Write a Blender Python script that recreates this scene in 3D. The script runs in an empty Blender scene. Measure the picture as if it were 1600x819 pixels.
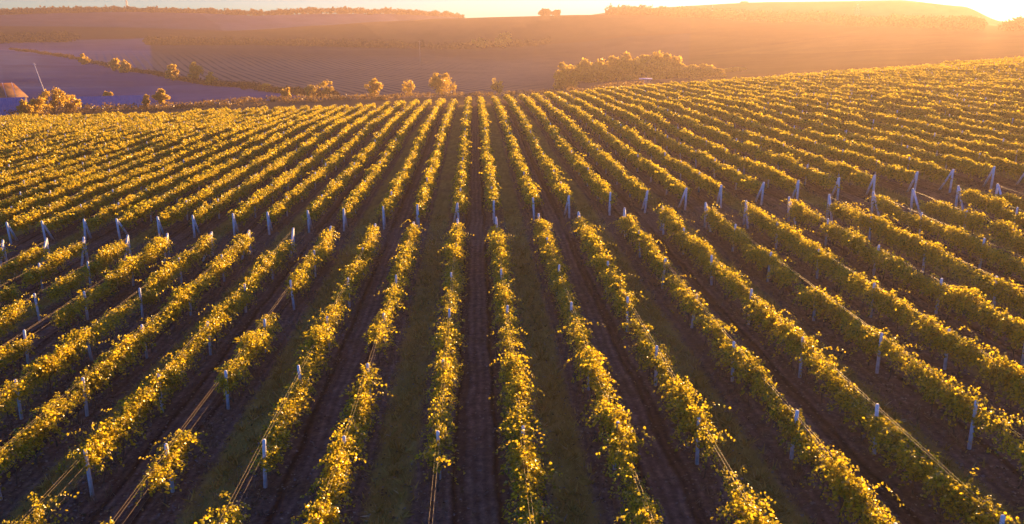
import bpy, math, random
import numpy as np
from mathutils import Vector, Matrix, Quaternion

SC = bpy.context.scene
COL = SC.collection
R = math.radians
RNG = np.random.default_rng(11)
random.seed(5)

# ------------------------------------------------------------------ camera
F = 1280.0; CX = 800.0; CY = 410.0          # focal length and centre in photo pixels
CAMZ = 14.9
PIT = math.atan(360 / F); YAW = R(2.58)
cp, sp = math.cos(PIT), math.sin(PIT)
cam_d = bpy.data.cameras.new('camera'); cam = bpy.data.objects.new('camera', cam_d)
COL.objects.link(cam); SC.camera = cam
cam.location = (0, 0, CAMZ)
cam.rotation_euler = (math.pi / 2 - PIT, 0, -YAW)
cam_d.sensor_width = 36; cam_d.lens = 36 * F / 1600
cam_d.clip_start = 0.5; cam_d.clip_end = 20000

# ------------------------------------------------------------------ light
SUN_AZ = R(32.2); SUN_EL = R(4.2)
w = bpy.data.worlds.new('World'); SC.world = w; w.use_nodes = True
nt = w.node_tree
sky = nt.nodes.new('ShaderNodeTexSky'); sky.sky_type = 'NISHITA'; sky.sun_disc = False
sky.sun_elevation = SUN_EL; sky.sun_rotation = SUN_AZ
sky.altitude = 200; sky.air_density = 1.0; sky.dust_density = 0.2; sky.ozone_density = 3.5
bg = nt.nodes['Background']; bg.inputs[1].default_value = 0.05
tint = nt.nodes.new('ShaderNodeMix'); tint.data_type = 'RGBA'; tint.blend_type = 'MULTIPLY'; tint.inputs[0].default_value = 1
tint.inputs[7].default_value = (.33, .78, 1.50, 1)
nt.links.new(sky.outputs[0], tint.inputs[6]); nt.links.new(tint.outputs[2], bg.inputs[0])
sun_d = bpy.data.lights.new('sun', 'SUN'); sun = bpy.data.objects.new('sun', sun_d); COL.objects.link(sun)
SUNDIR = Vector((math.sin(SUN_AZ) * math.cos(SUN_EL), math.cos(SUN_AZ) * math.cos(SUN_EL), math.sin(SUN_EL)))
sun.rotation_euler = SUNDIR.to_track_quat('Z', 'Y').to_euler()
sun_d.energy = 5.0; sun_d.angle = R(0.5); sun_d.color = (1.0, 0.56, 0.20)
SC.view_settings.view_transform = 'Standard'; SC.view_settings.look = 'None'
SC.view_settings.exposure = 2.7; SC.view_settings.gamma = 1
SC.render.engine = 'CYCLES'
cy = SC.cycles
cy.max_bounces = 6; cy.diffuse_bounces = 2; cy.glossy_bounces = 1; cy.transmission_bounces = 3
cy.transparent_max_bounces = 4; cy.volume_bounces = 0
cy.use_denoising = True
cy.sample_clamp_indirect = 4

# ------------------------------------------------------------------ helpers
def tag(o, label=None, cat=None, group=None, kind=None):
    if label: o['label'] = label
    if cat: o['category'] = cat
    if group: o['group'] = group
    if kind: o['kind'] = kind
    return o

def mesh_np(name, verts, faces, mat, smooth=False):
    """verts (n,3); faces list of arrays (m,k) with one k each"""
    me = bpy.data.meshes.new(name)
    verts = np.asarray(verts, dtype=np.float32)
    if not isinstance(faces, list): faces = [faces]
    faces = [np.asarray(f, dtype=np.int32) for f in faces if len(f)]
    loops = np.concatenate([f.ravel() for f in faces])
    tot = np.concatenate([np.full(len(f), f.shape[1], dtype=np.int32) for f in faces])
    st = np.concatenate([[0], np.cumsum(tot)[:-1]]).astype(np.int32)
    me.vertices.add(len(verts)); me.vertices.foreach_set('co', verts.ravel())
    me.loops.add(len(loops)); me.loops.foreach_set('vertex_index', loops)
    me.polygons.add(len(tot)); me.polygons.foreach_set('loop_start', st)
    me.polygons.foreach_set('loop_total', tot)
    if smooth: me.polygons.foreach_set('use_smooth', np.ones(len(tot), dtype=bool))
    me.update(calc_edges=True); me.validate()
    if mat: me.materials.append(mat)
    return me

def link(name, me, parent=None, loc=None, rz=0.0):
    o = bpy.data.objects.new(name, me); COL.objects.link(o)
    if parent: o.parent = parent
    if loc is not None: o.location = loc
    if rz: o.rotation_euler = (0, 0, rz)
    return o

class MB:
    def __init__(s): s.v = []; s.f4 = []; s.f3 = []; s.n = 0
    def add(s, v, f4=None, f3=None):
        v = np.asarray(v, float); s.v.append(v)
        if f4 is not None and len(f4): s.f4.append(np.asarray(f4) + s.n)
        if f3 is not None and len(f3): s.f3.append(np.asarray(f3) + s.n)
        s.n += len(v)
    def tube(s, pts, rads, k=6, cap=True, squash=1.0):
        pts = np.asarray(pts, float); n = len(pts)
        if np.isscalar(rads): rads = [rads] * n
        t = np.gradient(pts, axis=0); t /= np.linalg.norm(t, axis=1)[:, None] + 1e-9
        up = np.array([0, 0, 1.0]) if abs(t[0, 2]) < .8 else np.array([1.0, 0, 0])
        vs = []
        for i in range(n):
            a = np.cross(up, t[i]); a /= np.linalg.norm(a) + 1e-9; b = np.cross(t[i], a)
            th = np.arange(k) * 2 * math.pi / k + math.pi / k
            vs.append(pts[i] + rads[i] * (np.cos(th)[:, None] * a + squash * np.sin(th)[:, None] * b))
        f = []
        for i in range(n - 1):
            for j in range(k):
                f.append((i * k + j, i * k + (j + 1) % k, (i + 1) * k + (j + 1) % k, (i + 1) * k + j))
        vs = np.concatenate(vs); f3 = []
        if cap:
            vs = np.concatenate([vs, pts[:1], pts[-1:]]); c0, c1 = n * k, n * k + 1
            for j in range(k):
                f3.append((c0, (j + 1) % k, j)); f3.append((c1, (n - 1) * k + j, (n - 1) * k + (j + 1) % k))
        s.add(vs, f, f3)
    def box(s, lo, hi, M=None):
        x0, y0, z0 = lo; x1, y1, z1 = hi
        v = np.array([(x, y, z) for z in (z0, z1) for y in (y0, y1) for x in (x0, x1)], float)
        if M is not None: v = np.array([M @ Vector(p) for p in v])
        s.add(v, [(0, 2, 3, 1), (4, 5, 7, 6), (0, 1, 5, 4), (2, 6, 7, 3), (0, 4, 6, 2), (1, 3, 7, 5)])
    def mesh(s, name, mat, smooth=False):
        fs = []
        if s.f4: fs.append(np.concatenate(s.f4))
        if s.f3: fs.append(np.concatenate(s.f3))
        return mesh_np(name, np.concatenate(s.v), fs, mat, smooth)

# ------------------------------------------------------------------ terrain
def Zrel(v, Dh):
    k = (CY - v) / F
    return Dh * (k * cp - sp) / (cp + k * sp)
def sm(a, b, x):
    t = np.clip((np.asarray(x, float) - a) / (b - a), 0, 1); return t * t * (3 - 2 * t)

SURVEY = np.array([0, 270, 300, 450, 650, 900, 1150, 1400, 1650, 1900, 2200, 4500.])
METRES = np.array([0, 270, 285, 375, 490, 610, 715, 800, 860, 920, 990, 2300.])
def RM(r): return np.interp(r, SURVEY, METRES)
def RI(r): return np.interp(r, METRES, SURVEY)
RS = np.concatenate([[0], METRES[2:]])
TU = [0, 100, 200, 300, 400, 500, 600, 700, 800, 900, 1000, 1200, 1400, 1500, 1560, 1640]
TV = [  # photo height (pixels) of the ground at each distance RS[1:]
 [172, 140, 108, 84, 72, 62, 46, 33, 24, 60],
 [170, 140, 110, 86, 72, 62, 46, 33, 21, 60],
 [168, 140, 112, 87, 72, 61, 48, 33, 20, 60],
 [164, 137, 112, 88, 71, 54, 52, 34, 22, 60],
 [158, 135, 112, 89, 71, 48, 55, 36, 25, 60],
 [156, 133, 112, 90, 72, 41, 56, 38, 21, 60],
 [154, 132, 112, 91, 74, 34, 58, 40, 22, 60],
 [152, 131, 112, 93, 76, 29, 56, 42, 27, 60],
 [150, 131, 112, 94, 72, 27, 40, 46, 50, 70],
 [146, 128, 108, 90, 66, 25, 32, 25, 35, 70],
 [134, 120, 102, 84, 56, 25, 30, 13, 30, 70],
 [124, 108, 88, 68, 44, 34, 30, 4, 26, 70],
 [112, 95, 75, 52, 38, 34, 30, 1, 26, 70],
 [106, 90, 70, 49, 38, 36, 34, 11, 32, 70],
 [103, 88, 68, 50, 42, 42, 42, 34, 42, 70],
 [100, 86, 66, 50, 46, 46, 46, 46, 50, 80]]
TV = np.array(TV, float)
LR = np.log(RS[1:])
def far_z(x, y):
    x = np.asarray(x, float); y = np.asarray(y, float)
    r = np.hypot(x, y) + 1e-6
    az = np.arctan2(x, y) - YAW
    az = (az + math.pi) % (2 * math.pi) - math.pi
    u = CX + 1330 * np.tan(np.clip(az, -0.8, 0.8))
    u = np.clip(u, TU[0], TU[-1])
    dh = r * np.maximum(np.cos(az), 0.55)
    vv = np.zeros(r.shape)
    lr = np.clip(np.log(r), LR[0], LR[-1])
    iu = np.clip(np.searchsorted(TU, u) - 1, 0, len(TU) - 2)
    TUa = np.array(TU, float)
    fu = (u - TUa[iu]) / (TUa[iu + 1] - TUa[iu]); fu = fu * fu * (3 - 2 * fu) * 0.5 + fu * 0.5
    ir = np.clip(np.searchsorted(LR, lr) - 1, 0, len(LR) - 2)
    def interp(row):   # catmull-rom in log distance
        i0 = np.clip(ir - 1, 0, len(LR) - 1); i1 = ir; i2 = ir + 1; i3 = np.clip(ir + 2, 0, len(LR) - 1)
        t = (lr - LR[i1]) / (LR[i2] - LR[i1])
        p0, p1, p2, p3 = TV[row, i0], TV[row, i1], TV[row, i2], TV[row, i3]
        m1 = (p2 - p0) * .35; m2 = (p3 - p1) * .35
        t2 = t * t; t3 = t2 * t
        return (2*t3-3*t2+1)*p1 + (t3-2*t2+t)*m1 + (-2*t3+3*t2)*p2 + (t3-t2)*m2
    v = interp(iu) * (1 - fu) + interp(np.clip(iu + 1, 0, len(TU) - 1)) * fu
    dhc = np.maximum(dh, 240 * np.maximum(np.cos(az), .55))
    return CAMZ + Zrel(v, dhc)

def near_z(x, y):
    x = np.asarray(x, float); y = np.asarray(y, float)
    right = 0.068 * np.minimum(x, 200)
    left = -4.2 * (1 - np.exp(np.minimum(x, 0) * .055 / 4.2))
    z = np.where(x > 0, right, left)
    z = z + 0.15 * np.sin(x * .06 + 1.3) * np.sin(y * .05) + .12 * np.sin(y * .11 + x * .02)
    return z
def crest_y(x):
    return 190 + np.clip(np.asarray(x, float), -200, 260) * 0.10
def H(x, y):
    x = np.asarray(x, float); y = np.asarray(y, float)
    dh = x * math.sin(YAW) + y * math.cos(YAW)
    c = crest_y(x)
    t = sm(0, 1, (dh - c + 12) / 88)
    # side ways the field fades into the far terrain too
    s = sm(260, 420, np.abs(x)) * (dh > 0)
    t = np.maximum(t, s)
    n = near_z(x, y) - 0.00035 * np.maximum(dh - 110, 0) ** 2 * 0.6
    return n * (1 - t) + far_z(x, y) * t
def h(x, y): return float(H(x, y))
def pix(u, r):
    """world x, y for photo column u at horizontal range r"""
    az = YAW + math.atan((u - CX) / 1330); return r * math.sin(az), r * math.cos(az)

# ------------------------------------------------------------------ materials
def newmat(name):
    m = bpy.data.materials.new(name); m.use_nodes = True; m.node_tree.nodes.clear()
    N = m.node_tree.nodes; L = m.node_tree.links
    out = N.new('ShaderNodeOutputMaterial'); return m, N, L, out
def ramp(N, L, fac, stops):
    r = N.new('ShaderNodeValToRGB'); e = r.color_ramp.elements
    while len(e) < len(stops): e.new(0.5)
    for i, (p, c) in enumerate(stops):
        e[i].position = p; e[i].color = (*c, 1)
    L.new(fac, r.inputs[0]); return r.outputs[0]
def noise(N, L, scale, detail=4, vec=None, rough=.55):
    n = N.new('ShaderNodeTexNoise'); n.inputs['Scale'].default_value = scale
    n.inputs['Detail'].default_value = detail; n.inputs['Roughness'].default_value = rough
    if vec is not None: L.new(vec, n.inputs['Vector'])
    return n.outputs['Fac']
def mth(N, L, op, a, b=None, c=None, clamp=False):
    n = N.new('ShaderNodeMath'); n.operation = op; n.use_clamp = clamp
    for i, q in enumerate((a, b, c)):
        if q is None: continue
        if isinstance(q, (int, float)): n.inputs[i].default_value = q
        else: L.new(q, n.inputs[i])
    return n.outputs[0]
def mix(N, L, fac, a, b):
    n = N.new('ShaderNodeMix'); n.data_type = 'RGBA'
    for key, q in ((0, fac), (6, a), (7, b)):
        if isinstance(q, tuple): n.inputs[key].default_value = (*q, 1)
        elif isinstance(q, (int, float)): n.inputs[key].default_value = q
        else: L.new(q, n.inputs[key])
    return n.outputs[2]

def leaf_mat(name, stops, trans=0.5, gloss=0.12, hue_noise=0.25):
    m, N, L, out = newmat(name)
    geo = N.new('ShaderNodeNewGeometry'); oi = N.new('ShaderNodeObjectInfo')
    nz = noise(N, L, 0.35, 2, geo.outputs['Position'])
    f = mth(N, L, 'MULTIPLY', geo.outputs['Random Per Island'], 1 - hue_noise)
    f = mth(N, L, 'MULTIPLY_ADD', nz, hue_noise * 2.2, f)
    f = mth(N, L, 'ADD', f, -hue_noise * .55, clamp=True)
    c = ramp(N, L, f, stops)
    d = N.new('ShaderNodeBsdfDiffuse'); L.new(c, d.inputs[0])
    t = N.new('ShaderNodeBsdfTranslucent'); L.new(c, t.inputs[0])
    g = N.new('ShaderNodeBsdfGlossy'); g.inputs['Roughness'].default_value = .38
    g.inputs[0].default_value = (.9, .9, .9, 1)
    a = N.new('ShaderNodeMixShader'); a.inputs[0].default_value = trans
    L.new(d.outputs[0], a.inputs[1]); L.new(t.outputs[0], a.inputs[2])
    fr = N.new('ShaderNodeFresnel'); fr.inputs[0].default_value = 1.4
    b = N.new('ShaderNodeMixShader'); L.new(mth(N, L, 'MULTIPLY', fr.outputs[0], gloss * 6), b.inputs[0])
    L.new(a.outputs[0], b.inputs[1]); L.new(g.outputs[0], b.inputs[2])
    L.new(b.outputs[0], out.inputs[0]); return m

def simple(name, c0, c1, scale=8, rough=.8, metal=0, bump=.2):
    m, N, L, out = newmat(name)
    tc = N.new('ShaderNodeTexCoord')
    n = noise(N, L, scale, 5, tc.outputs['Object'])
    c = ramp(N, L, n, [(.3, c0), (.7, c1)])
    p = N.new('ShaderNodeBsdfPrincipled'); L.new(c, p.inputs['Base Color'])
    p.inputs['Roughness'].default_value = rough; p.inputs['Metallic'].default_value = metal
    if bump:
        b = N.new('ShaderNodeBump'); b.inputs['Strength'].default_value = bump; b.inputs['Distance'].default_value = .02
        L.new(n, b.inputs['Height']); L.new(b.outputs[0], p.inputs['Normal'])
    L.new(p.outputs[0], out.inputs[0]); return m

M_LEAF = leaf_mat('vine_leaf', [(0, (.14, .07, .01)), (.15, (.17, .17, .02)), (.40, (.42, .36, .02)), (.62, (.72, .54, .025)), (.84, (.78, .56, .03)), (1, (.28, .32, .03))], .55, .012)
M_TREE = leaf_mat('autumn_tree_leaf', [(0, (.30, .17, .02)), (.5, (.58, .38, .03)), (1, (.72, .54, .06))], .6, .01)
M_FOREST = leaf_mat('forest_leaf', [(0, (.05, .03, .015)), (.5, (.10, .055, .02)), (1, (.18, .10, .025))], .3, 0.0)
M_SCRUB = leaf_mat('scrub_leaf', [(0, (.10, .06, .02)), (.5, (.22, .13, .035)), (1, (.38, .24, .05))], .4, .01)
M_GRASS = leaf_mat('grass_blade', [(0, (.24, .16, .03)), (.5, (.42, .30, .06)), (1, (.58, .44, .12))], .4, .02)
M_BARK = simple('vine_bark', (.05, .035, .025), (.12, .09, .06), 14, .9)
M_POST = simple('post_concrete', (.52, .54, .56), (.86, .87, .88), 5, .75, bump=.3)
M_WIRE = simple('wire_steel', (.2, .14, .07), (.3, .22, .11), 30, .6, .3, 0)
M_POLE = simple('pole_wood', (.5, .47, .45), (.7, .66, .62), 3, .8)
M_STEEL = simple('mast_steel', (.25, .2, .2), (.4, .33, .32), 3, .6, .3, 0)
M_BLUE = simple('blue_sheet', (.01, .14, .36), (.02, .20, .46), .6, .5, 0, 0)
M_RUST = simple('rusty_sheet', (.05, .03, .035), (.42, .17, .03), .55, .7, 0, .2)
M_PALE = simple('pale_sheet', (.45, .4, .6), (.6, .55, .75), 1, .6, 0, 0)
M_WALL = simple('plaster_wall', (.16, .12, .12), (.26, .2, .18), 2, .9)

# ------------------------------------------------------------------ ground
def ground_material():
    m, N, L, out = newmat('field_soil')
    geo = N.new('ShaderNodeNewGeometry'); pos = geo.outputs['Position']
    sx = N.new('ShaderNodeSeparateXYZ'); L.new(pos, sx.inputs[0]); X, Y = sx.outputs[0], sx.outputs[1]
    # wobble X slightly so bands have uneven edges
    wob = noise(N, L, .6, 5, pos)
    wob2 = noise(N, L, 4.0, 4, pos)
    Xw = mth(N, L, 'MULTIPLY_ADD', wob, .7, X); Xw = mth(N, L, 'ADD', Xw, -.35)
    Xw = mth(N, L, 'MULTIPLY_ADD', wob2, .5, Xw); Xw = mth(N, L, 'ADD', Xw, -.25)
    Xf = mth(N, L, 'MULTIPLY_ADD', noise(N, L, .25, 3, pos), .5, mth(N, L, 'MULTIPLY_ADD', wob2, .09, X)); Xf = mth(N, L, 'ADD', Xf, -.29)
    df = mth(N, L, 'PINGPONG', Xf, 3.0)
    # distance from grass alley centre (3 + 6n)
    d = mth(N, L, 'PINGPONG', Xw, 3.0)          # 0 at soil alley centre, 3 at grass alley centre
    grass = N.new('ShaderNodeMapRange'); grass.interpolation_type = 'SMOOTHSTEP'
    grass.inputs['From Min'].default_value = 2.05; grass.inputs['From Max'].default_value = 2.5
    L.new(d, grass.inputs['Value'])
    # the headland between the blocks
    yy = mth(N, L, 'MULTIPLY_ADD', X, .045, Y)
    head = mth(N, L, 'ABSOLUTE', mth(N, L, 'ADD', yy, -61.0))
    head = mth(N, L, 'MULTIPLY_ADD', wob, 2.0, head)
    hm = N.new('ShaderNodeMapRange'); hm.interpolation_type = 'SMOOTHSTEP'
    hm.inputs['From Min'].default_value = 3.6; hm.inputs['From Max'].default_value = 2.2
    L.new(head, hm.inputs['Value'])
    vst = N.new('ShaderNodeVectorMath'); vst.operation = 'MULTIPLY'; L.new(pos, vst.inputs[0]); vst.inputs[1].default_value = (1, .25, 1)
    fine = noise(N, L, 7, 6, pos, .7); fine2 = noise(N, L, 2.2, 5, vst.outputs[0], .65)
    big = noise(N, L, .12, 3, pos)
    clod = noise(N, L, 2.6, 6, pos, .75)
    fine_s = mth(N, L, 'MULTIPLY_ADD', clod, 1.1, mth(N, L, 'MULTIPLY', fine, .6)); fine_s = mth(N, L, 'ADD', fine_s, -.35)
    soil = ramp(N, L, fine_s, [(.25, (.075, .045, .034)), (.5, (.17, .105, .072)), (.8, (.34, .22, .13))])
    litter = ramp(N, L, fine, [(.35, (.05, .03, .02)), (.55, (.12, .075, .03)), (.72, (.26, .18, .07))])
    grs = ramp(N, L, fine2, [(.25, (.20, .125, .03)), (.55, (.40, .27, .06)), (.8, (.55, .40, .12))])
    frw = mth(N, L, 'SINE', mth(N, L, 'MULTIPLY', Xf, 17.0))  # compacted track tone, plus furrow and rut shade painted into the soil colour
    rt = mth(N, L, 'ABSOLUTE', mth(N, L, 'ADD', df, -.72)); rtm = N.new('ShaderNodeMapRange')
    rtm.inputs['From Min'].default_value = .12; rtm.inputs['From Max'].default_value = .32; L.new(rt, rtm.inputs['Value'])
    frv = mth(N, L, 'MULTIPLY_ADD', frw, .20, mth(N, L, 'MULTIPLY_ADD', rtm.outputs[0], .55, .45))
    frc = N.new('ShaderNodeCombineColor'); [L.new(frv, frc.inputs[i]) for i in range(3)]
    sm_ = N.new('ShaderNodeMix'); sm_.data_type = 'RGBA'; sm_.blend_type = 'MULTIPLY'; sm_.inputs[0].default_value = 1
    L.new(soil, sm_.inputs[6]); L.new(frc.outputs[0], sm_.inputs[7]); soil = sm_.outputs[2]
    # litter gathers under the vines: d about 1.5
    lit = mth(N, L, 'ABSOLUTE', mth(N, L, 'ADD', d, -1.55))
    lm = N.new('ShaderNodeMapRange'); lm.inputs['From Min'].default_value = .55; lm.inputs['From Max'].default_value = .1
    lm.inputs['To Max'].default_value = .7; L.new(lit, lm.inputs['Value'])
    lf = mth(N, L, 'MULTIPLY', lm.outputs[0], ramp(N, L, wob2, [(.4, (0, 0, 0)), (.6, (1, 1, 1))]))
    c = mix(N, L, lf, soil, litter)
    # scattered dry weeds and patches
    pt = ramp(N, L, noise(N, L, .45, 4, pos), [(.52, (0, 0, 0)), (.70, (.6, .6, .6))])
    c = mix(N, L, pt, c, litter)
    gm = mth(N, L, 'MULTIPLY', grass.outputs[0], ramp(N, L, noise(N, L, .22, 3, pos), [(.2, (.45, .45, .45)), (.5, (1, 1, 1))]))
    c = mix(N, L, gm, c, grs)
    track = mix(N, L, big, (.09, .055, .04), (.16, .10, .06))
    c = mix(N, L, mth(N, L, 'MULTIPLY', hm.outputs[0], .6), c, track)
    # far fields: albedo by parcel
    at = N.new('ShaderNodeAttribute'); at.attribute_name = 'parcel'
    fz = N.new('ShaderNodeSeparateColor'); L.new(at.outputs['Color'], fz.inputs[0])
    farf = at.outputs['Alpha']
    nb = noise(N, L, .006, 5, pos); nb2 = noise(N, L, .05, 5, pos, .65)
    cf = N.new('ShaderNodeMix'); cf.data_type = 'RGBA'; cf.blend_type = 'MULTIPLY'; cf.inputs[0].default_value = 1
    L.new(at.outputs['Color'], cf.inputs[6])
    mm = mth(N, L, 'MULTIPLY_ADD', nb2, .9, .15); mm = mth(N, L, 'MULTIPLY_ADD', nb, .8, mm)
    cc = N.new('ShaderNodeCombineColor'); [L.new(mm, cc.inputs[i]) for i in range(3)]
    L.new(cc.outputs[0], cf.inputs[7])
    # bare vine rows on the far slope
    at2 = N.new('ShaderNodeAttribute'); at2.attribute_name = 'rows'
    rot = N.new('ShaderNodeVectorRotate'); rot.inputs['Angle'].default_value = -.42; L.new(pos, rot.inputs[0])
    sx2 = N.new('ShaderNodeSeparateXYZ'); L.new(rot.outputs[0], sx2.inputs[0])
    pp = mth(N, L, 'PINGPONG', sx2.outputs[0], 2.3)
    st = ramp(N, L, mth(N, L, 'MULTIPLY_ADD', nb2, .8, mth(N, L, 'MULTIPLY', pp, .34)), [(.45, (0, 0, 0)), (.75, (1, 1, 1))])
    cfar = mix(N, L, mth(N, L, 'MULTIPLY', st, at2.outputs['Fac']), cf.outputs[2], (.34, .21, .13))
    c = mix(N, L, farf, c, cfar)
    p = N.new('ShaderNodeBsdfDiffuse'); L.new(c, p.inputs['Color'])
    # furrows on the tilled alleys
    fu = mth(N, L, 'SINE', mth(N, L, 'MULTIPLY', Xf, 17.0))
    fu = mth(N, L, 'MULTIPLY', fu, mth(N, L, 'SUBTRACT', 1.0, grass.outputs[0]))
    tr = mth(N, L, 'ABSOLUTE', mth(N, L, 'ADD', df, -.72))
    trm = N.new('ShaderNodeMapRange'); trm.inputs['From Min'].default_value = .1; trm.inputs['From Max'].default_value = .35
    L.new(tr, trm.inputs['Value'])
    hh = mth(N, L, 'MULTIPLY_ADD', fu, .05, mth(N, L, 'MULTIPLY', fine, .22))
    hh = mth(N, L, 'MULTIPLY_ADD', trm.outputs[0], .10, hh)
    hh = mth(N, L, 'MULTIPLY_ADD', fine2, .12, hh)
    hh = mth(N, L, 'MULTIPLY', hh, mth(N, L, 'SUBTRACT', 1.0, farf))
    b = N.new('ShaderNodeBump'); b.inputs['Strength'].default_value = .8; b.inputs['Distance'].default_value = .5
    L.new(hh, b.inputs['Height']); L.new(b.outputs[0], p.inputs['Normal'])
    L.new(p.outputs[0], out.inputs[0]); return m

def build_ground():
    azs = np.concatenate([np.linspace(-180, -48, 34)[:-1], np.linspace(-48, 48, 520), np.linspace(48, 180, 34)[1:-1]])
    rs = np.concatenate([np.linspace(0.5, 60, 60), np.linspace(60.5, 330, 240), np.geomspace(333, 2000, 190), np.geomspace(2100, 9000, 12)])
    A, Rr = np.meshgrid(np.radians(azs) + YAW, rs)
    x = Rr * np.sin(A); y = Rr * np.cos(A); z = H(x, y)
    # small relief far away
    z = z + sm(300, 900, Rr) * (np.sin(x * .02 + 2) * np.sin(y * .015) * .6)
    nr, na = x.shape
    v = np.stack([x, y, z], -1).reshape(-1, 3)
    i = np.arange(nr - 1)[:, None] * na; j = np.arange(na)[None, :]; j2 = (j + 1) % na
    f = np.stack([i + j, i + na + j, i + na + j2, i + j2], -1).reshape(-1, 4)[:, ::-1]
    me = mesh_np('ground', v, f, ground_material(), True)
    # parcels
    azr = (A - YAW + math.pi) % (2 * math.pi) - math.pi
    u = CX + 1330 * np.tan(np.clip(azr, -.8, .8))
    dh = x * math.sin(YAW) + y * math.cos(YAW)
    farm = sm(2, 14, dh - crest_y(x) - 6)
    farm = np.maximum(farm, sm(225, 240, np.abs(x)))
    farm = np.where(dh < -40, 0, farm)
    col = np.zeros((nr, na, 4)); rows = np.zeros((nr, na))
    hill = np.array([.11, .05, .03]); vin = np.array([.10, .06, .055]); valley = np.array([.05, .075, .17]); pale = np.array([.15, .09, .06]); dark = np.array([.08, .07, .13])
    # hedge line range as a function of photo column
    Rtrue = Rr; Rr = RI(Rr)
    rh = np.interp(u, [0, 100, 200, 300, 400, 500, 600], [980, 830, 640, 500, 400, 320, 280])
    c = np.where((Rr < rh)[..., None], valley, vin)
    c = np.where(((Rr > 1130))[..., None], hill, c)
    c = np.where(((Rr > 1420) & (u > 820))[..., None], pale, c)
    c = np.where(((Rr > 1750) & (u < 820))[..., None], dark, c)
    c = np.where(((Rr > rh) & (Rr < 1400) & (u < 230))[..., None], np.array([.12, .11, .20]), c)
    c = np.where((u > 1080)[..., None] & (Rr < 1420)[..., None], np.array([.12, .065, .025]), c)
    ca, sa = math.cos(.5), math.sin(.5); bx = np.floor((x * ca + y * sa) / 95); by = np.floor((y * ca - x * sa) / 130)
    hsh = np.modf(np.abs(np.sin(bx * 12.9898 + by * 78.233) * 43758.5453))[0]
    c = c * (.78 + .44 * hsh)[..., None] * np.stack([1 + 0 * hsh, .95 + .12 * hsh, 1.05 - .1 * hsh], -1)
    vr = np.maximum(0, np.minimum(1, (1000 - Rr) / 250)) * (Rr > rh) * sm(90, 180, u) * (1 - sm(780, 980, u))
    # weedy verge right behind the crest
    verge = (dh > crest_y(x) + 3) & (Rr < 285)
    c = np.where(verge[..., None], np.array([.17, .11, .05]), c)
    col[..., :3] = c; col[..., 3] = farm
    rows = np.where(verge, 0, vr * .9)
    a = me.attributes.new('parcel', 'FLOAT_COLOR', 'POINT'); a.data.foreach_set('color', col.reshape(-1).astype(np.float32))
    a = me.attributes.new('rows', 'FLOAT', 'POINT'); a.data.foreach_set('value', rows.reshape(-1).astype(np.float32))
    o = link('ground', me); tag(o, 'dark tilled soil and grass alleys running on into brown valley fields', None, None, 'structure')
build_ground()

# ------------------------------------------------------------------ leaves
def leaves(P, Nrm, Dr, size, curl=.18):
    """hexagonal folded leaves: P base points, Nrm normals, Dr growth direction"""
    n = len(P)
    Dr = Dr / (np.linalg.norm(Dr, axis=1)[:, None] + 1e-9)
    S = np.cross(Nrm, Dr); S /= np.linalg.norm(S, axis=1)[:, None] + 1e-9
    U = np.cross(Dr, S)
    size = np.asarray(size)[:, None]
    loc = [(0, 0, 0), (.48, .12, curl), (.40, .66, curl * .8), (0, 1.0, -.12), (-.40, .66, curl * .8), (-.48, .12, curl)]
    V = np.stack([P + size * (a * S + b * Dr + c * U) for a, b, c in loc], 1).reshape(-1, 3)
    b0 = np.arange(n)[:, None] * 6
    Fq = np.concatenate([b0 + np.array([[0, 1, 2, 3]]), b0 + np.array([[0, 3, 4, 5]])])
    return V, Fq

def vine_mesh(name, Ln, shoots, nodes, lsize, rng, hang=1.0, top=1.57, spread=.44, strays=3):
    P = []; D = []; Nn = []; S = []
    ph = rng.uniform(0, 6.28, 4)
    for s in range(shoots + strays):
        stray = s >= shoots
        y0 = rng.uniform(0, Ln) if Ln > 2 else np.clip(rng.normal(Ln / 2, Ln * .33), -.15, Ln + .15)
        env = .75 + .25 * math.sin(y0 * 3.1 + ph[0]) + .18 * math.sin(y0 * 7.3 + ph[1])
        x = rng.normal(0, .05); z = rng.uniform(.75, 1.15)
        side = 1 if rng.random() < .5 else -1
        dx = rng.normal(0, .10) * spread; dy = rng.normal(0, .25)
        vx, vy, vz = dx, dy, rng.uniform(.7, 1.1)
        Lsh = rng.uniform(.9, 1.9) * (.6 + .4 * env) * (1.1 if stray else 1)
        step = Lsh / nodes; bend = rng.uniform(.5, 1.5) * hang * (.55 if stray else 1)
        outw = rng.uniform(.2, 1.0) * spread * side * (1.3 if stray else 1)
        zt = top * (.86 + .16 * env) + rng.uniform(-.1, .1) + (.18 if stray else 0)
        p = np.array([x, y0, z])
        for q in range(nodes):
            v = np.array([vx, vy, vz]); v /= np.linalg.norm(v) + 1e-9
            p = p + v * step
            if p[2] > zt: vz -= .55 * bend; vx += outw * .35
            vz -= .07 * bend; vx += outw * .05; vy += rng.normal(0, .08)
            if p[2] < .35: break
            for _ in range(1 + (rng.random() < .35)):
                P.append(p + rng.normal(0, .035, 3))
                sd = rng.normal(0, 1, 3); sd[2] -= .35; sd[0] += .5 * side
                D.append(sd)
                nn = rng.normal(0, .75, 3); nn[2] += .8; nn[0] += .45 * np.sign(p[0] + 1e-3)
                Nn.append(nn); S.append(lsize * rng.uniform(.6, 1.25))
    V, Fq = leaves(np.array(P), np.array(Nn), np.array(D), np.array(S))
    return mesh_np(name, V, Fq, M_LEAF)

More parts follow.
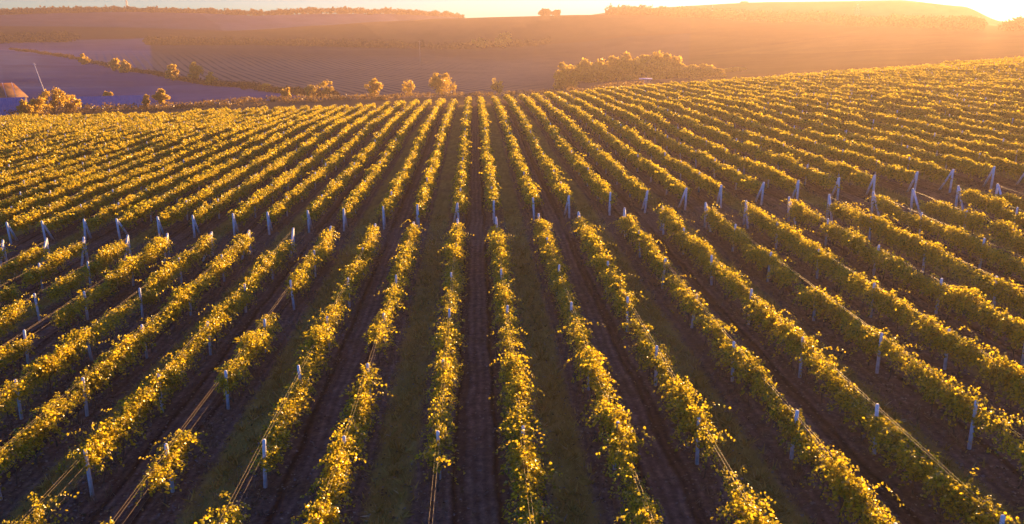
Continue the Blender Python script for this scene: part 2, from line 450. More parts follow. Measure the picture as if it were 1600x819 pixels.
rngv = np.random.default_rng(3)
NEAR_V = [vine_mesh('vine_foliage', 1.65, int(rngv.integers(60, 80)), 21, .088, rngv) for _ in range(12)]
THIN_V = [vine_mesh('vine_foliage_thin', 1.65, 24, 18, .09, rngv, strays=2, spread=.6) for _ in range(5)]
MID_V = [vine_mesh('vine_foliage_mid', 3.3, 105, 17, .125, rngv, strays=3) for _ in range(9)]
FAR_V = [vine_mesh('vine_foliage_far', 6.6, 120, 14, .19, rngv, strays=5) for _ in range(9)]

def trunk_mesh(seed):
    g = np.random.default_rng(seed); b = MB()
    pts = []; x = y = 0
    for i in range(7):
        pts.append((x, y, i * .15 - .08)); x += g.normal(0, .03); y += g.normal(0, .04)
    b.tube(pts, [.05, .042, .036, .032, .03, .03, .034], 6)
    e = np.array(pts[-1])
    for sgn in (-1, 1):
        b.tube([e, e + (g.normal(0, .02), .25 * sgn, .06), e + (g.normal(0, .03), .6 * sgn, .08)], [.028, .02, .012], 5)
    return b.mesh('vine_trunk', M_BARK, True)
TRUNKS = [trunk_mesh(i) for i in range(4)]

# ------------------------------------------------------------------ trellis posts
def post_mesh(seed):
    g = np.random.default_rng(seed); b = MB()
    hgt = 1.80 + g.uniform(-.05, .05); a0, a1 = .052, .045
    r = lambda a: a * 1.35
    b.tube([(0, 0, -.25), (0, 0, hgt - .03), (0, 0, hgt)], [r(a0), r(a1), r(a1) * .72], 8)
    return b.mesh('trellis_post', M_POST)
def brace_mesh(sgn):
    b = MB()
    b.tube([(0, .05 * sgn, 1.68), (0, 1.05 * sgn, -.12)], [.06, .066], 8)
    return b.mesh('brace', M_POST)
POSTS = [post_mesh(i) for i in range(4)]
BR = {1: brace_mesh(1), -1: brace_mesh(-1)}

ORD = ['zeroth','first','second','third','fourth','fifth','sixth','seventh','eighth','ninth','tenth','eleventh','twelfth','thirteenth','fourteenth','fifteenth','sixteenth','seventeenth','eighteenth','nineteenth']
TENS = {20:'twent',30:'thirt',40:'fort',50:'fift'}
def ordw(n):
    if n < 20: return ORD[n]
    t = n // 10 * 10; u = n % 10
    return TENS[t] + 'ieth' if u == 0 else TENS[t] + 'y ' + ORD[u]

def row_x(k): return -1.36 + 3.0 * k - (.2 if k % 2 else 0)
def near_end(x): return 58.1 - .045 * x
def far_start(x): return 63.9 - .045 * x
def ytop(v):  # world Y of a vine top seen at photo height v near the middle
    return (17564 / (v - 50) - 3.57) / .9627
# gaps seen in the near block (photo heights of the vine tops)
GAPS = {0: [(497, 433, 1), (690, 590, 1), (900, 735, 0)], -1: [(560, 522, 0), (520, 440, 1)],
        -2: [(432, 410, 1), (490, 460, 1), (740, 680, 0)], -3: [(395, 378, 1), (455, 428, 0), (620, 560, 0), (800, 700, 0)],
        -4: [(520, 480, 1), (735, 690, 0)], -5: [(420, 400, 1), (690, 655, 1)], -6: [(470, 440, 1)], -7: [(470, 440, 0), (520, 505, 0)], -8: [(420, 405, 0)],
        3: [(545, 520, 1)], 4: [(520, 470, 1), (660, 625, 1)], 5: [(455, 440, 1), (610, 570, 1)], 6: [(720, 690, 1)], 2: [(640, 600, 1)]}

def slope_quat(x, y):
    return Matrix.Identity(3)
def in_view(x, y, zz=1.0, margin=90):
    """is the ground point roughly inside the picture, with a margin for a step aside"""
    Xc = x * math.cos(YAW) - y * math.sin(YAW); Yh = x * math.sin(YAW) + y * math.cos(YAW)
    z = h(x, y) + zz - CAMZ
    D = Yh * cp - z * sp
    if D < 3: return False
    u = CX + F * Xc / D; v = CY - F * (z * cp + Yh * sp) / D
    m = margin + 2400 / D
    return -m < u < 1600 + m and v < 819 + m + 40

ROWS_LOG = []
postlist = []      # (dist, x, y, block, k, index, end)
def side_words(k):
    n = 1 - k if k <= 0 else k
    return n, ('left' if k <= 0 else 'right')

def wires(root, x, ys, hs, rad):
    for hz, dx in hs:
        b = MB()
        sag = []
        pts = [(x + dx, yy, h(x, yy) + hz) for yy in ys]
        b.tube(pts, rad, 4, cap=False)
        wobj = link('wire', b.mesh('trellis_wire', M_WIRE), root)
        wobj.location = -Vector(root.location)

def slope_rot(x, y, ln):
    dz = (h(x, y + ln) - h(x, y)) / ln
    return math.atan(dz)

def build_row(block, k):
    x = row_x(k); rng = np.random.default_rng(1000 + k * 7 + (500 if block == 'near' else 0))
    if block == 'near':
        y1 = near_end(x); n = int((y1 - 12) // 6.6) + 1; y0 = y1 - 6.6 * n
    else:
        y0 = far_start(x); y1 = float(crest_y(x)) + 2; n = int((y1 - y0) // 6.6); y1 = y0 + 6.6 * n
    ys_post = [y0 + 6.6 * i for i in range(n + 1)]
    vis = [yy for yy in np.arange(y0, y1, 1.65) if in_view(x, yy + .8)]
    if len(vis) < 3: return
    a, b_ = min(vis), max(vis) + 1.65
    cnt, sd = side_words(k)
    root = link('grapevine_row', None, None, (x, a, h(x, a)))
    if block == 'near':
        lab = f'yellow vine row in the near block, {ordw(cnt)} {sd} of the middle dirt alley'
    else:
        lab = f'yellow vine row beyond the dirt headland, {ordw(cnt)} {sd} of the middle dirt alley'
    tag(root, lab, 'vine row', 'vine rows of the near block' if block == 'near' else 'vine rows beyond the headland')
    rl = Vector(root.location)
    yy = y0
    gaps = [(ytop(p), ytop(q), kind) for p, q, kind in GAPS.get(k, [])] if block == 'near' else []
    while yy < y1 - .1:
        d = math.hypot(x, yy)
        if block == 'near': ln, pool = 1.65, NEAR_V
        elif yy - y0 < 36.2 and yy < 103: ln, pool = 3.3, MID_V
        else: ln, pool = 6.6, FAR_V
        if yy < a - .1 or yy > b_: yy += ln; continue
        if block == 'near' and yy > y1 - 1.7: off = -.75
        elif block == 'far' and yy < y0 + .1: off = .75
        else: off = 0
        g = None
        for p, q, kind in gaps:
            if p - .5 < yy + .8 < q + .3: g = kind
        if g is None and block == 'near' and rng.random() < (.18 if k < 0 else .12): g = 1
        if g is None and block == 'near' and abs(k) > 2 and rng.random() < (.05 if k < 0 else .035): g = 0
        if g == 0: yy += ln; continue
        if g == 1: pool = THIN_V
        me = pool[int(rng.integers(len(pool)))]
        flip = rng.random() < .5
        vo = link('vine' if ln < 6 else 'vine', me, root)
        s = rng.uniform(.88, 1.1)
        if block == 'near' and not g: s = rng.uniform(.78, 1.15)
        px, py = x + rng.normal(0, .04), yy + off
        if flip: py = yy + ln + off
        th = slope_rot(x, yy, ln)
        zz = h(x, py)
        vo.location = Vector((px, py, zz)) - rl
        vo.rotation_euler = (th if not flip else -th, 0, math.pi if flip else 0)
        vo.scale = (rng.uniform(.85, 1.2), 1.0, s)
        if block == 'near' and (g is None or rng.random() < .7) and d < 62:
            t = link('trunk', TRUNKS[int(rng.integers(4))], vo)
            t.location = (0, ln * .5 + rng.normal(0, .1), 0)
            t.rotation_euler = (0, 0, 0)
        yy += ln
    # wires
    wy = [p for p in ys_post if a - 7 < p < b_ + 7]
    if len(wy) >= 2:
        if block == 'near': wires(root, x, wy, [(1.66, .05), (1.66, -.05), (1.3, .05), (.95, 0)], .0035)
        else: wires(root, x, wy, [(1.68, 0)], .004)
    m = len(ys_post)
    for i, py in enumerate(ys_post):
        if not in_view(x, py): continue
        if block == 'near': idx = m - 1 - i; end = -1 if idx == 0 else 0
        else: idx = i; end = 1 if idx == 0 else 0
        postlist.append((math.hypot(x, py), x, py, block, k, idx, end))

for k in range(-18, 28): build_row('near', k)
for k in range(-62, 64): build_row('far', k)

postlist.sort()
sel = [p for p in postlist if p[6] != 0][:60]
rest = [p for p in postlist if p not in sel]
indiv = sorted(sel + rest[:300 - len(sel)]); others = [p for p in postlist if p not in set(indiv)]
rngp = np.random.default_rng(77)
for (d, x, y, block, k, idx, end) in indiv:
    rz = rngp.uniform(0, 6.28)
    tilt = Matrix.Rotation(rngp.normal(0, .025), 3, 'X') @ Matrix.Rotation(rngp.normal(0, .025), 3, 'Y')
    o = link('trellis_post', POSTS[int(rngp.integers(4))], None, (x, y, h(x, y)))
    o.rotation_euler = (rngp.normal(0, .03), rngp.normal(0, .03), 0)
    cnt, sd = side_words(k)
    if end:
        o.scale = (1.25, 1.25, 1.03)
        br = link('brace', BR[end], o); br.location = (.0, 0, 0)
        br.rotation_euler = (0, 0, rngp.normal(0, .12))
        w_ = 'near' if block == 'near' else 'far'
        tag(o, f'braced concrete end post on the {w_} side of the headland, {ordw(cnt)} row {sd} of middle', 'post', 'braced end posts along the headland')
    else:
        tag(o, f'pale post in {ordw(cnt)} row {sd} of middle alley, {ordw(idx)} {"below" if block == "near" else "above"} the headland end post', 'post', 'concrete trellis posts in the vine rows')
mb = MB()
base = POSTS[0]; bv = np.array([v.co[:] for v in base.vertices])
b4 = np.array([p.vertices[:] for p in base.polygons if len(p.vertices) == 4]); b3 = np.array([p.vertices[:] for p in base.polygons if len(p.vertices) == 3])
for (d, x, y, *_r) in others:
    mb.add(bv * (1.0, 1.0, 1.0) + (x, y, h(x, y)), b4, b3)
if others:
    o = link('trellis_posts_far', mb.mesh('far_posts', M_POST))
    tag(o, 'countless pale post tips dotted through the distant vine rows', 'posts', None, 'stuff')
print('posts', len(indiv), len(others))

# ------------------------------------------------------------------ grass and leaf litter on the ground
def ground_cover():
    g = np.random.default_rng(9)
    P = []; D = []; N_ = []; S = []
    n = 160000
    # grass alleys: centres 3 + 6n
    Y = 16 + (g.random(n) ** 1.25) * 52
    al = g.integers(-8, 8, n); X = 3 + 6 * al + g.normal(0, .40, n)
    ok = np.abs(X) < Y * .68 + 4
    X, Y = X[ok], Y[ok]; Z = H(X, Y)
    n = len(X)
    P = np.stack([X, Y, Z], 1)
    D = g.normal(0, .6, (n, 3)); D[:, 2] = g.uniform(.3, 1.2, n)
    Nn = g.normal(0, 1, (n, 3)); S = g.uniform(.07, .16, n) * (1 + 1.6 * (np.sin(X * 5.1 + np.sin(Y * 2.3) * 2) * np.sin(Y * 3.7 + X) > .45))
    Dn = D / np.linalg.norm(D, axis=1)[:, None]; Sd = np.cross(Nn, Dn); Sd /= np.linalg.norm(Sd, axis=1)[:, None]
    V = np.stack([P - Sd * S[:, None] * .13, P + Sd * S[:, None] * .13, P + Dn * S[:, None]], 1).reshape(-1, 3)
    Fc = np.arange(n * 3).reshape(-1, 3)
    o = link('grass', mesh_np('grass', V, Fc, M_GRASS)); tag(o, 'short olive grass strips in alternate vine alleys', 'grass', None, 'stuff')
    # fallen leaves under vines
    n = 60000
    Y = 16 + (g.random(n) ** 1.2) * 54; k = g.integers(-14, 20, n)
    X = -1.46 + 3 * k + g.normal(0, .8, n)
    ok = np.abs(X) < Y * .68 + 4; X, Y = X[ok], Y[ok]; n = len(X)
    P = np.stack([X, Y, H(X, Y) + .015], 1)
    D = g.normal(0, 1, (n, 3)); D[:, 2] *= .25; Nn = g.normal(0, .35, (n, 3)); Nn[:, 2] += 1
    V, Fq = leaves(P, Nn, D, g.uniform(.05, .12, n))
    o = link('fallen_leaves', mesh_np('fallen_leaves', V, Fq, M_LITTER)); tag(o, 'dry fallen vine leaves scattered on the soil under the rows', 'leaf litter', None, 'stuff')
    # weeds: tufts at the trunk line
    n = 9000
    Y = 17 + g.random(n) * 52; k = g.integers(-14, 20, n); X = -1.46 + 3 * k + g.normal(0, .5, n)
    tuft = np.sin(X * 1.7 + Y * .9) + np.sin(Y * .37 + X) > .5
    ok = (np.abs(X) < Y * .68 + 4) & tuft; X, Y = X[ok], Y[ok]
    X = np.repeat(X, 7) + g.normal(0, .07, len(X) * 7); Y = np.repeat(Y, 7) + g.normal(0, .07, len(X)); n = len(X)
    P = np.stack([X, Y, H(X, Y)], 1); D = g.normal(0, .5, (n, 3)); D[:, 2] = 1; S = g.uniform(.15, .42, n)
    Nn = g.normal(0, 1, (n, 3)); Dn = D / np.linalg.norm(D, axis=1)[:, None]; Sd = np.cross(Nn, Dn); Sd /= np.linalg.norm(Sd, axis=1)[:, None]
    V = np.stack([P - Sd * S[:, None] * .05, P + Sd * S[:, None] * .05, P + Dn * S[:, None]], 1).reshape(-1, 3)
    o = link('weeds', mesh_np('weeds', V, np.arange(n * 3).reshape(-1, 3), M_WEED)); tag(o, 'dry pale weeds growing along the feet of the vines', 'weeds', None, 'stuff')
M_LITTER = leaf_mat('fallen_leaf', [(0, (.06, .035, .02)), (.6, (.14, .09, .035)), (1, (.30, .20, .07))], .1, .02)
M_WEED = leaf_mat('dry_weed', [(0, (.10, .07, .04)), (.6, (.20, .15, .08)), (1, (.34, .26, .14))], .4, .02)
ground_cover()

# ------------------------------------------------------------------ trees
def crown_mesh(name, w_, hgt, n, lsize, seed, mat, low=.15, clumps=24):
    g = np.random.default_rng(seed)
    C = []; Rr = []
    while len(C) < clumps:
        q = g.uniform(-1, 1, 3)
        if np.linalg.norm(q) > 1: continue
        q = q / (np.linalg.norm(q) + 1e-6) * g.uniform(.3, .92)
        C.append((q[0] * w_ * .5, q[1] * w_ * .5, hgt * (low + (1 - low) * (q[2] * .5 + .5)))); Rr.append(min(w_, hgt * 1.1) * g.uniform(.09, .22))
    C = np.array(C); Rr = np.array(Rr)
    i = g.integers(0, clumps, n)
    d = g.normal(0, 1, (n, 3)); d /= np.linalg.norm(d, axis=1)[:, None]
    rr = Rr[i][:, None] * (g.random((n, 1)) ** .45)
    P = C[i] + d * rr * (1, 1, .85)
    Nn = d + g.normal(0, .6, (n, 3)); D = g.normal(0, 1, (n, 3)); D[:, 2] -= .3
    V, Fq = leaves(P, Nn, D, lsize * g.uniform(.6, 1.3, n))
    return mesh_np(name, V, Fq, mat), C
def tree(name, x, y, hgt, w_, label, cat='tree', group=None, mat=None, seed=0, n=1800, lsize=.45, low=.12, crownmesh=None, dz=0):
    root = link(name, None, None, (x, y, h(x, y) + dz)); tag(root, label, cat, group)
    me, C = crown_mesh('crown', w_, hgt, n, lsize, seed, mat or M_TREE, low)
    link('crown', me, root)
    g = np.random.default_rng(seed + 50); b = MB(); r0 = hgt * .028
    b.tube([(0, 0, -.6), (g.normal(0, .1), 0, hgt * .25), (g.normal(0, .2), g.normal(0, .2), hgt * .55), (0, 0, hgt * .8)], [r0, r0 * .8, r0 * .5, r0 * .15], 7)
    for c in C[:8]:
        s = np.array((0, 0, hgt * g.uniform(.15, .4))); b.tube([s, (s + c) / 2 + (0, 0, .05 * hgt), c], [r0 * .4, r0 * .28, r0 * .08], 5)
    link('trunk', b.mesh('trunk', M_BARK, True), root)
    return root
def copy_tree(o, loc, rz, s, label):
    c = o.copy(); COL.objects.link(c); c.location = loc; c.rotation_euler = (0, 0, rz); c.scale = s
    c['label'] = label
    for ch in o.children:
        d = ch.copy(); COL.objects.link(d); d.parent = c
    return c

# (photo column, base height in photo, width px, height px, range, label)
SPEC = [
 ('tree', 686, 152, 48, 38, 300, 'round bright yellow tree just beyond the crest, tallest near the middle', 1.0),
 ('tree', 581, 154, 28, 32, 290, 'narrow golden tree beyond the crest with a lopsided crown', .6),
 ('bush', 440, 157, 16, 20, 270, 'small round yellow bush beyond the crest, left of the golden trees', 1.0),
 ('tree', 637, 152, 26, 28, 300, 'sparse faint orange tree between the golden and the round yellow tree', .22),
 ('bush', 506, 152, 26, 26, 330, 'dull ochre bush beyond the crest, right one of a pair', .5),
 ('bush', 479, 150, 22, 20, 335, 'dull ochre bush beyond the crest, left one of a pair', .4),
 ('bush', 777, 146, 24, 24, 320, 'faint low bush beyond the crest right of the round yellow tree', .3),
 ('tree', 240, 162, 22, 22, 240, 'small dense golden tree at the right end of the blue fence', 1.0),
 ('bush', 216, 163, 12, 14, 240, 'small golden bush touching the blue fence beside the dense tree', .7),
 ('bush', 156, 152, 22, 13, 300, 'small pale yellow bush behind the blue fence', .7),
 ('tree', 66, 170, 50, 34, 235, 'large orange yellow bush tree in front of the blue fence', 1.0),
 ('bush', 38, 171, 40, 22, 228, 'orange bush left of the large bush tree by the fence', .7),
 ('bush', 95, 170, 30, 22, 238, 'pale orange bush right of the large bush tree by the fence', .6),
 ('bush', 20, 175, 24, 18, 225, 'leafy orange bush at the blue wall on the left edge', .6),
 ('tree', 297, 117, 26, 22, 500, 'dark centred roadside tree on the valley hedge line', 1.0),
 ('bush', 262, 110, 20, 10, 530, 'low brown bush on the hedge line left of the roadside tree', .6),
 ('bush', 322, 125, 20, 10, 470, 'low brown bush on the hedge line right of the roadside tree', .6),
 ('bush', 173, 98, 16, 10, 640, 'round orange bush halfway along the valley hedge line', 1.0),
 ('bush', 187, 102, 16, 8, 625, 'flat orange bush touching the round one on the hedge line', .8),
 ('bush', 125, 93, 14, 7, 740, 'tiny purple brown bush on the upper hedge line', .6),
 ('bush', 410, 140, 14, 10, 390, 'small brown bush at the lower end of the hedge line', .6),
 ('tree', 786, 80, 30, 26, 1110, 'lone large rounded tree at the right end of the tree belt', 1.0),
 ('tree', 752, 78, 30, 16, 1120, 'low broad tree left of the lone rounded belt tree', .7),
 ('tree', 851, 28, 22, 14, 1385, 'round dark tree on the skyline, left of two', 1.2),
 ('tree', 869, 27, 16, 10, 1388, 'smaller dark tree on the skyline, right of two', 1.2),
]
for i, (nm, u, vb, wpx, hpx, rr, lab, dens) in enumerate(SPEC):
    r_old = rr; rr = float(RM(rr)); x, y = pix(u, rr); dh = rr * math.cos(math.atan((u - CX) / 1330)); pxm = F / (dh * cp)
    hh = hpx / pxm; ww = wpx / pxm
    zb = CAMZ + float(Zrel(vb, dh)); dz = zb - h(x, y)
    if dz > 0: hh += dz; 
    elif r_old < 345: hh -= dz * 1.0
    ls = max(.32, rr * .0015)
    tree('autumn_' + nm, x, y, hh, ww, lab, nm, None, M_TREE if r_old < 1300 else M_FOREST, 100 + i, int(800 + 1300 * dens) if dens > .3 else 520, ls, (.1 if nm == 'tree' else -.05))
    if i < 8 or i > 20: 0 and print(lab[:30], 'dz', round(dz, 1), 'h', round(hh, 1))

# copse behind the crest, right of centre
proto = None
COP = [(888, 128, 36, 30), (905, 127, 40, 34), (925, 127, 36, 34), (945, 126, 38, 34), (965, 126, 42, 38), (985, 125, 44, 42), (1005, 124, 44, 43), (1025, 123, 44, 42), (1045, 121, 40, 37), (1062, 120, 34, 28), (1078, 119, 26, 20), (880, 129, 22, 16), (1098, 117, 34, 17), (1122, 116, 36, 13), (1150, 114, 34, 9)]
protos = []
for i, (u, vb, wpx, hpx) in enumerate(COP):
    rr = 325 + (i * 37 % 40); x, y = pix(u, rr); dh = rr * math.cos(math.atan((u - CX) / 1330)); pxm = F / (dh * cp)
    top = CAMZ + float(Zrel(vb - hpx, dh)); hh = top - h(x, y); ww = wpx / pxm * 1.35
    where = 'leftmost' if i == 11 else f'{ordw(i + 1)} from the left among the tall crowns' if i < 11 else f'{ordw(i - 11)} of three low trees right of the tall crowns'
    lab = f'golden copse tree behind the crest, {where}'
    if i < 4:
        t = tree('copse_tree', x, y, hh, ww, lab, 'tree', 'copse behind the vineyard crest', M_TREE, 300 + i, 4200, .75, -.12); t['hh'] = hh; t['ww'] = ww; protos.append(t)
    else:
        s = protos[i % 4]; copy_tree(s, (x, y, h(x, y)), i * 1.7, (ww / s['ww'], ww / s['ww'], hh / s['hh']), lab)
for t in list(bpy.data.objects):
    for kk in ('hh', 'ww'):
        if kk in t: del t[kk]

# woods that read as one mass
def wood(name, pts, hgt, wid, lsize, per, seed, label, mat):
    g = np.random.default_rng(seed); Vs = []; Fs = []; n0 = 0
    for (x, y) in pts:
        k_ = float(RM(RI(math.hypot(x, y))) / RI(math.hypot(x, y)))
        hh = k_ * hgt * g.uniform(.65, 1.2); w_ = k_ * wid * g.uniform(.7, 1.3); n = per
        d = g.normal(0, 1, (n, 3)); d /= np.linalg.norm(d, axis=1)[:, None]
        P = np.array((x, y, h(x, y) + hh * .52)) + d * (g.random((n, 1)) ** .4) * (w_ * .5, w_ * .5, hh * .5)
        V, Fq = leaves(P, d + g.normal(0, .5, (n, 3)), g.normal(0, 1, (n, 3)), lsize * k_ * g.uniform(.6, 1.3, n))
        Vs.append(V); Fs.append(Fq + n0); n0 += len(V)
    o = link(name, mesh_np(name, np.concatenate(Vs), np.concatenate(Fs), mat)); tag(o, label, 'trees', None, 'stuff')
g = np.random.default_rng(21)
def line_pts(us, rs, n, jit_u=3, jit_r=25):
    out = []
    for i in range(n):
        t = (i + g.random()) / n; u = np.interp(t, np.linspace(0, 1, len(us)), us); r_ = np.interp(t, np.linspace(0, 1, len(rs)), rs)
        out.append(pix(u + g.normal(0, jit_u), float(RM(r_ + g.normal(0, jit_r)))))
    return out
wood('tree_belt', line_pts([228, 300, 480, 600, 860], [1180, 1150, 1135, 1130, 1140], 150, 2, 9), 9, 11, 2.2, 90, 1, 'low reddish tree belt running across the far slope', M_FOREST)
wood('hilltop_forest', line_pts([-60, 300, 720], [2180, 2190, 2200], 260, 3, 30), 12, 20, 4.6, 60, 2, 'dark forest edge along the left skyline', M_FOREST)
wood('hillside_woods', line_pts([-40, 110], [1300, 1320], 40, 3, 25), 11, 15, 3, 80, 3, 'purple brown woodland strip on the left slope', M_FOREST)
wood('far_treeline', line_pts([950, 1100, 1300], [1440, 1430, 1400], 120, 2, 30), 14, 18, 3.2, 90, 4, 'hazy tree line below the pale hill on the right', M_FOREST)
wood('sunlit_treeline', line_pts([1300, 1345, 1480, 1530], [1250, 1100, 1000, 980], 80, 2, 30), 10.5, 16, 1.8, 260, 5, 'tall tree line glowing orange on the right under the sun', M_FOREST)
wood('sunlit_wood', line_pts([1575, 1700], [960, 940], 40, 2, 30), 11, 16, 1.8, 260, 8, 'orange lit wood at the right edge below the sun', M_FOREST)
wood('hedge_line', line_pts([15, 100, 200, 300, 400, 520], [980, 830, 640, 500, 400, 320], 130, 1.5, 6), 2.6, 5, .9, 70, 6, 'scrubby hedge crossing the valley between blue field and slope', M_FOREST)
wood('crest_scrub', line_pts([-20, 250, 430, 600, 850, 1000], [233, 238, 243, 247, 253, 257], 130, 6, 6), 1.6, 4.5, .4, 60, 7, 'low brown scrub along the far edge of the vineyard', M_SCRUB)

# ------------------------------------------------------------------ man-made things beyond the crest
def at(u, v, rr):
    rr = float(RM(rr)); x, y = pix(u, rr); dh = rr * math.cos(math.atan((u - CX) / 1330)); return x, y, CAMZ + float(Zrel(v, dh)), F / (dh * cp)
# blue fences: corrugated sheet panels on posts
def blue_fence(u0, u1, vt, vb, rr, label):
    x0, y0, zt, px = at(u0, vt, rr); x1, y1, zt1, _ = at(u1, vt, rr); zb = min(h(x0, y0), h(x1, y1)) - .3
    root = link('sheet_fence', None, None, (x0, y0, zb)); tag(root, label, 'fence', 'blue sheet fences beyond the crest')
    d = Vector((x1 - x0, y1 - y0, 0)); L_ = d.length; ang = math.atan2(d.y, d.x); nP = max(2, int(L_ / 2.5))
    Hh = zt - zb; b = MB(); 
    xs = np.arange(0, L_, .12); vv = []
    for i, q in enumerate(xs):
        yv = .04 if i % 4 < 2 else -.02
        vv += [(q, yv, 0), (q, yv, Hh)]
    m = len(xs); f = [(2*i, 2*i+2, 2*i+3, 2*i+1) for i in range(m - 1)]
    vv2 = [(a, b__ + .02, c) for a, b__, c in vv]
    f2 = [(2*m + 2*i, 2*m + 2*i+1, 2*m + 2*i+3, 2*m + 2*i+2) for i in range(m - 1)] + [(2*i+1, 2*i+3, 2*m+2*i+3, 2*m+2*i+1) for i in range(m-1)]
    b.add(vv + vv2, f + f2)
    s = link('sheet_panel', b.mesh('sheet_panel', M_BLUE), root); s.rotation_euler = (0, 0, ang)
    for i in range(0, nP + 1):
        pb = MB(); pb.box((-.05, .07, 0), (.05, .17, Hh + .08)); q = link('fence_post', pb.mesh('fence_post', M_STEEL), root)
        q.location = (math.cos(ang) * L_ * i / nP, math.sin(ang) * L_ * i / nP, 0); q.rotation_euler = (0, 0, ang)
blue_fence(-30, 22, 154, 168, 232, 'blue sheet fence at the left edge below the rusty roof')
blue_fence(104, 222, 152, 163, 262, 'long blue sheet fence between the orange bush and the golden tree')
# rusty roofed building at the left edge
def shed():
    x, y, zt, px = at(-22, 132, 300); zg = h(x, y); root = link('farm_shed', None, None, (x, y, zg)); tag(root, 'farm shed with patched rusty orange roof at the left edge', 'building')
    ang = -YAW - math.atan((-40 - CX) / 1330); root.rotation_euler = (0, 0, -(YAW + math.atan((-40 - CX) / 1330)) + .1)
    Wd = 16; Dp = 9; top = zt - zg; ev = top - 4.0
    b = MB(); b.box((-Wd/2+.4, .5, -.5), (Wd/2-.4, Dp-.5, ev)); link('wall', b.mesh('wall', M_WALL), root)
    b = MB(); 
    b.add([(-Wd/2, 0, ev), (Wd/2, 0, ev), (Wd/2-2.8, Dp/2, top), (-Wd/2+2.8, Dp/2, top), (-Wd/2, Dp, ev), (Wd/2, Dp, ev),
           (-Wd/2, 0, ev-.15), (Wd/2, 0, ev-.15), (-Wd/2, Dp, ev-.15), (Wd/2, Dp, ev-.15)],
          [(0,1,2,3), (5,4,3,2), (6,7,1,0), (9,8,4,5), (8,6,0,4), (7,9,5,1), (6,8,9,7)], [(4,0,3), (1,5,2)])
    rf = link('roof', b.mesh('roof', M_RUST), root)
    n = Vector((0, -(top-ev), Dp/2)).normalized()
    for i in range(5):   # ribs up the roof slope
        xx = -Wd/2 + 3.2 + i * 2.4
        b = MB(); b.tube([(xx, .05, ev+.12), (xx, Dp/2-.1, top+.1)], .07, 5); link('roof_rib', b.mesh('roof_rib', M_PALE), rf)
    for i, xx in enumerate((-4.5, -1, 2.5)):
        b = MB(); b.box((xx, -.04, ev*.35), (xx+1.3, .46, ev*.8)); link('window', b.mesh('window', M_BLUE), root)
shed()
# pale roofed hut beside the copse
def hut():
    x, y, zt, px = at(1012, 121.5, 272); zg = h(x, y); root = link('field_hut', None, None, (x, y, zg)); tag(root, 'low pale lilac roofed hut showing behind the crest under the copse', 'hut')
    root.rotation_euler = (0, 0, -.2); t = max(zt - zg - .3, 1.3)
    b = MB(); b.box((-1.7, -1.2, -.4), (1.7, 1.2, t-.3)); link('wall', b.mesh('wall', M_WALL), root)
    b = MB(); b.box((-2.1, -1.5, t-.3), (2.1, 1.5, t)); link('roof', b.mesh('roof', M_PALE), root)
    b = MB(); b.box((-.4, -1.26, -.4), (.4, -1.18, t-.6)); link('door', b.mesh('door', M_STEEL), root)
hut()
# leaning pole
def pole(u0, v0, u1, v1, rr, rad, label, mat, cross=True, name='utility_pole'):
    x0, y0, zb, px = at(u1, v1, rr); x1, y1, zt, _ = at(u0, v0, rr); zg = h(x0, y0)
    sc_ = (zt - zg) / max(zt - zb, .1); top = Vector((x1, y1, zt)); bot = Vector((x1 + (x0 - x1) * sc_, y1 + (y0 - y1) * sc_, zg - .5))
    root = link(name, None, None, (bot.x, bot.y, zg)); tag(root, label, 'pole')
    b = MB(); b.tube([bot - Vector((bot.x, bot.y, zg)), top - Vector((bot.x, bot.y, zg))], [rad, rad * .65], 8); link('shaft', b.mesh('shaft', mat), root)
    if cross:
        T = top - Vector((bot.x, bot.y, zg)); ax = Vector((.8, -.6, 0)); b = MB()
        b.tube([T * .965 - ax * .9, T * .965 + ax * .9], .07, 4); ca = link('crossarm', b.mesh('crossarm', mat), root)
        for s in (-.8, 0, .8):
            b = MB(); p = T * .965 + ax * s; b.tube([p, p + Vector((0, 0, .22))], [.06, .04], 6); link('insulator', b.mesh('insulator', M_PALE), ca)
pole(45, 99, 54, 139, 330, .17, 'pale leaning utility pole standing behind the large orange bush', M_POLE)
pole(655, 64, 655, 98, 700, .2, 'faint upright utility pole on the far vineyard slope', M_STEEL)
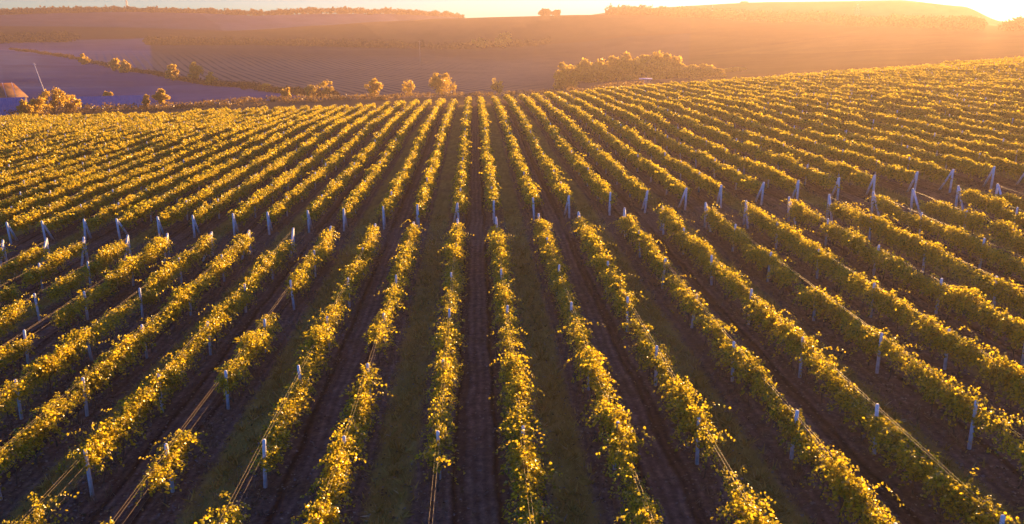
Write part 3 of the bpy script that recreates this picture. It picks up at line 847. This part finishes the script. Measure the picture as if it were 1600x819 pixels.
# lattice masts on the hills
def mast(u, vt, vb, rr, wpx, label, antenna=False):
    x, y, zb, px = at(u, vb, rr); _, _, zt, _ = at(u, vt, rr); zg = h(x, y); Hm = zt - zg; wb = wpx / px
    root = link('lattice_mast', None, None, (x, y, zg)); tag(root, label, 'mast', 'lattice masts on the horizon')
    wd = lambda t: wb / 2 * (1 - t) + wb * .08 * t
    for sx_ in (-1, 1):
        for sy in (-1, 1):
            b = MB(); b.tube([(sx_ * wd(0), sy * wd(0), -1), (sx_ * wd(1), sy * wd(1), Hm)], wb * .035 + .12, 4); link('leg', b.mesh('leg', M_STEEL), root)
    b = MB(); n = 9
    for i in range(n):
        a, c = i / n, (i + 1) / n
        for q in range(4):
            s0 = [(-1,-1), (1,-1), (1,1), (-1,1)][q]; s1 = [(-1,-1), (1,-1), (1,1), (-1,1)][(q + 1) % 4]
            b.tube([(s0[0]*wd(a), s0[1]*wd(a), a*Hm), (s1[0]*wd(c), s1[1]*wd(c), c*Hm)], .12, 3, cap=False)
    link('bracing', b.mesh('bracing', M_STEEL), root)
    if not antenna:
        for t in (.7, .88):
            b = MB(); b.tube([(-wb * .8, 0, t*Hm), (wb * .8, 0, t*Hm)], [.2, .2], 4); link('crossarm', b.mesh('crossarm', M_STEEL), root)
mast(203, -6, 17, 2180, 3, 'thin tall antenna mast above the forest on the left skyline', True)
mast(1336, 7, 34, 1420, 9, 'lattice pylon standing above the hazy tree line on the right')
mast(1111, 9, 27, 1470, 3, 'faint thin mast above the tree line right of the hilltop mound', True)
# earth mounds on the pale hill
def mound(u, rr, wpx, hpx, label):
    rr = float(RM(rr)); x, y = pix(u, rr); dh = rr * math.cos(math.atan((u - CX) / 1330)); px = F / (dh * cp); W_ = wpx / px / 2; Hh = hpx / px
    n = 24; m = 8; v = []; f = []
    for i in range(m + 1):
        t = i / m
        for j in range(n):
            a = j * 2 * math.pi / n; rad = W_ * (1 - t * .45); xx = x + math.cos(a) * rad; yy = y + math.sin(a) * rad * .6
            v.append((xx, yy, h(x, y) - 3 + (Hh + 3) * math.sin(t * math.pi / 2) * (1 + .05 * math.sin(3 * a))))
    for i in range(m):
        for j in range(n): f.append((i*n+j, i*n+(j+1)%n, (i+1)*n+(j+1)%n, (i+1)*n+j))
    v.append((x, y, h(x, y) + Hh)); f3 = [(m*n+j, m*n+(j+1)%n, (m+1)*n) for j in range(n)]
    o = link('hill_mound', mesh_np('mound', v, [f, f3], M_MOUND, True)); tag(o, label, None, None, 'structure')
M_MOUND = simple('mound_earth', (.14, .09, .06), (.24, .15, .1), .05, .95, 0, 0)
mound(975, 1880, 38, 4, 'flat earth mound on the pale hill above the tree line')
mound(1160, 1890, 18, 2.5, 'small mound on the crest of the pale hill')

# ------------------------------------------------------------------ haze
def haze():
    b = MB(); b.box((-1060, -60, -60), (1060, 1040, 66))
    m, N, L, out = newmat('haze_air')
    pv = N.new('ShaderNodeVolumePrincipled')
    pv.inputs['Color'].default_value = (.52, .405, .385, 1); pv.inputs['Density'].default_value = .00040
    pv.inputs['Anisotropy'].default_value = .50
    L.new(pv.outputs[0], out.inputs['Volume'])
    o = link('haze', b.mesh('haze', m)); tag(o, 'warm evening haze filling the valley air', None, None, 'stuff')
HAZE = True
if HAZE: haze()
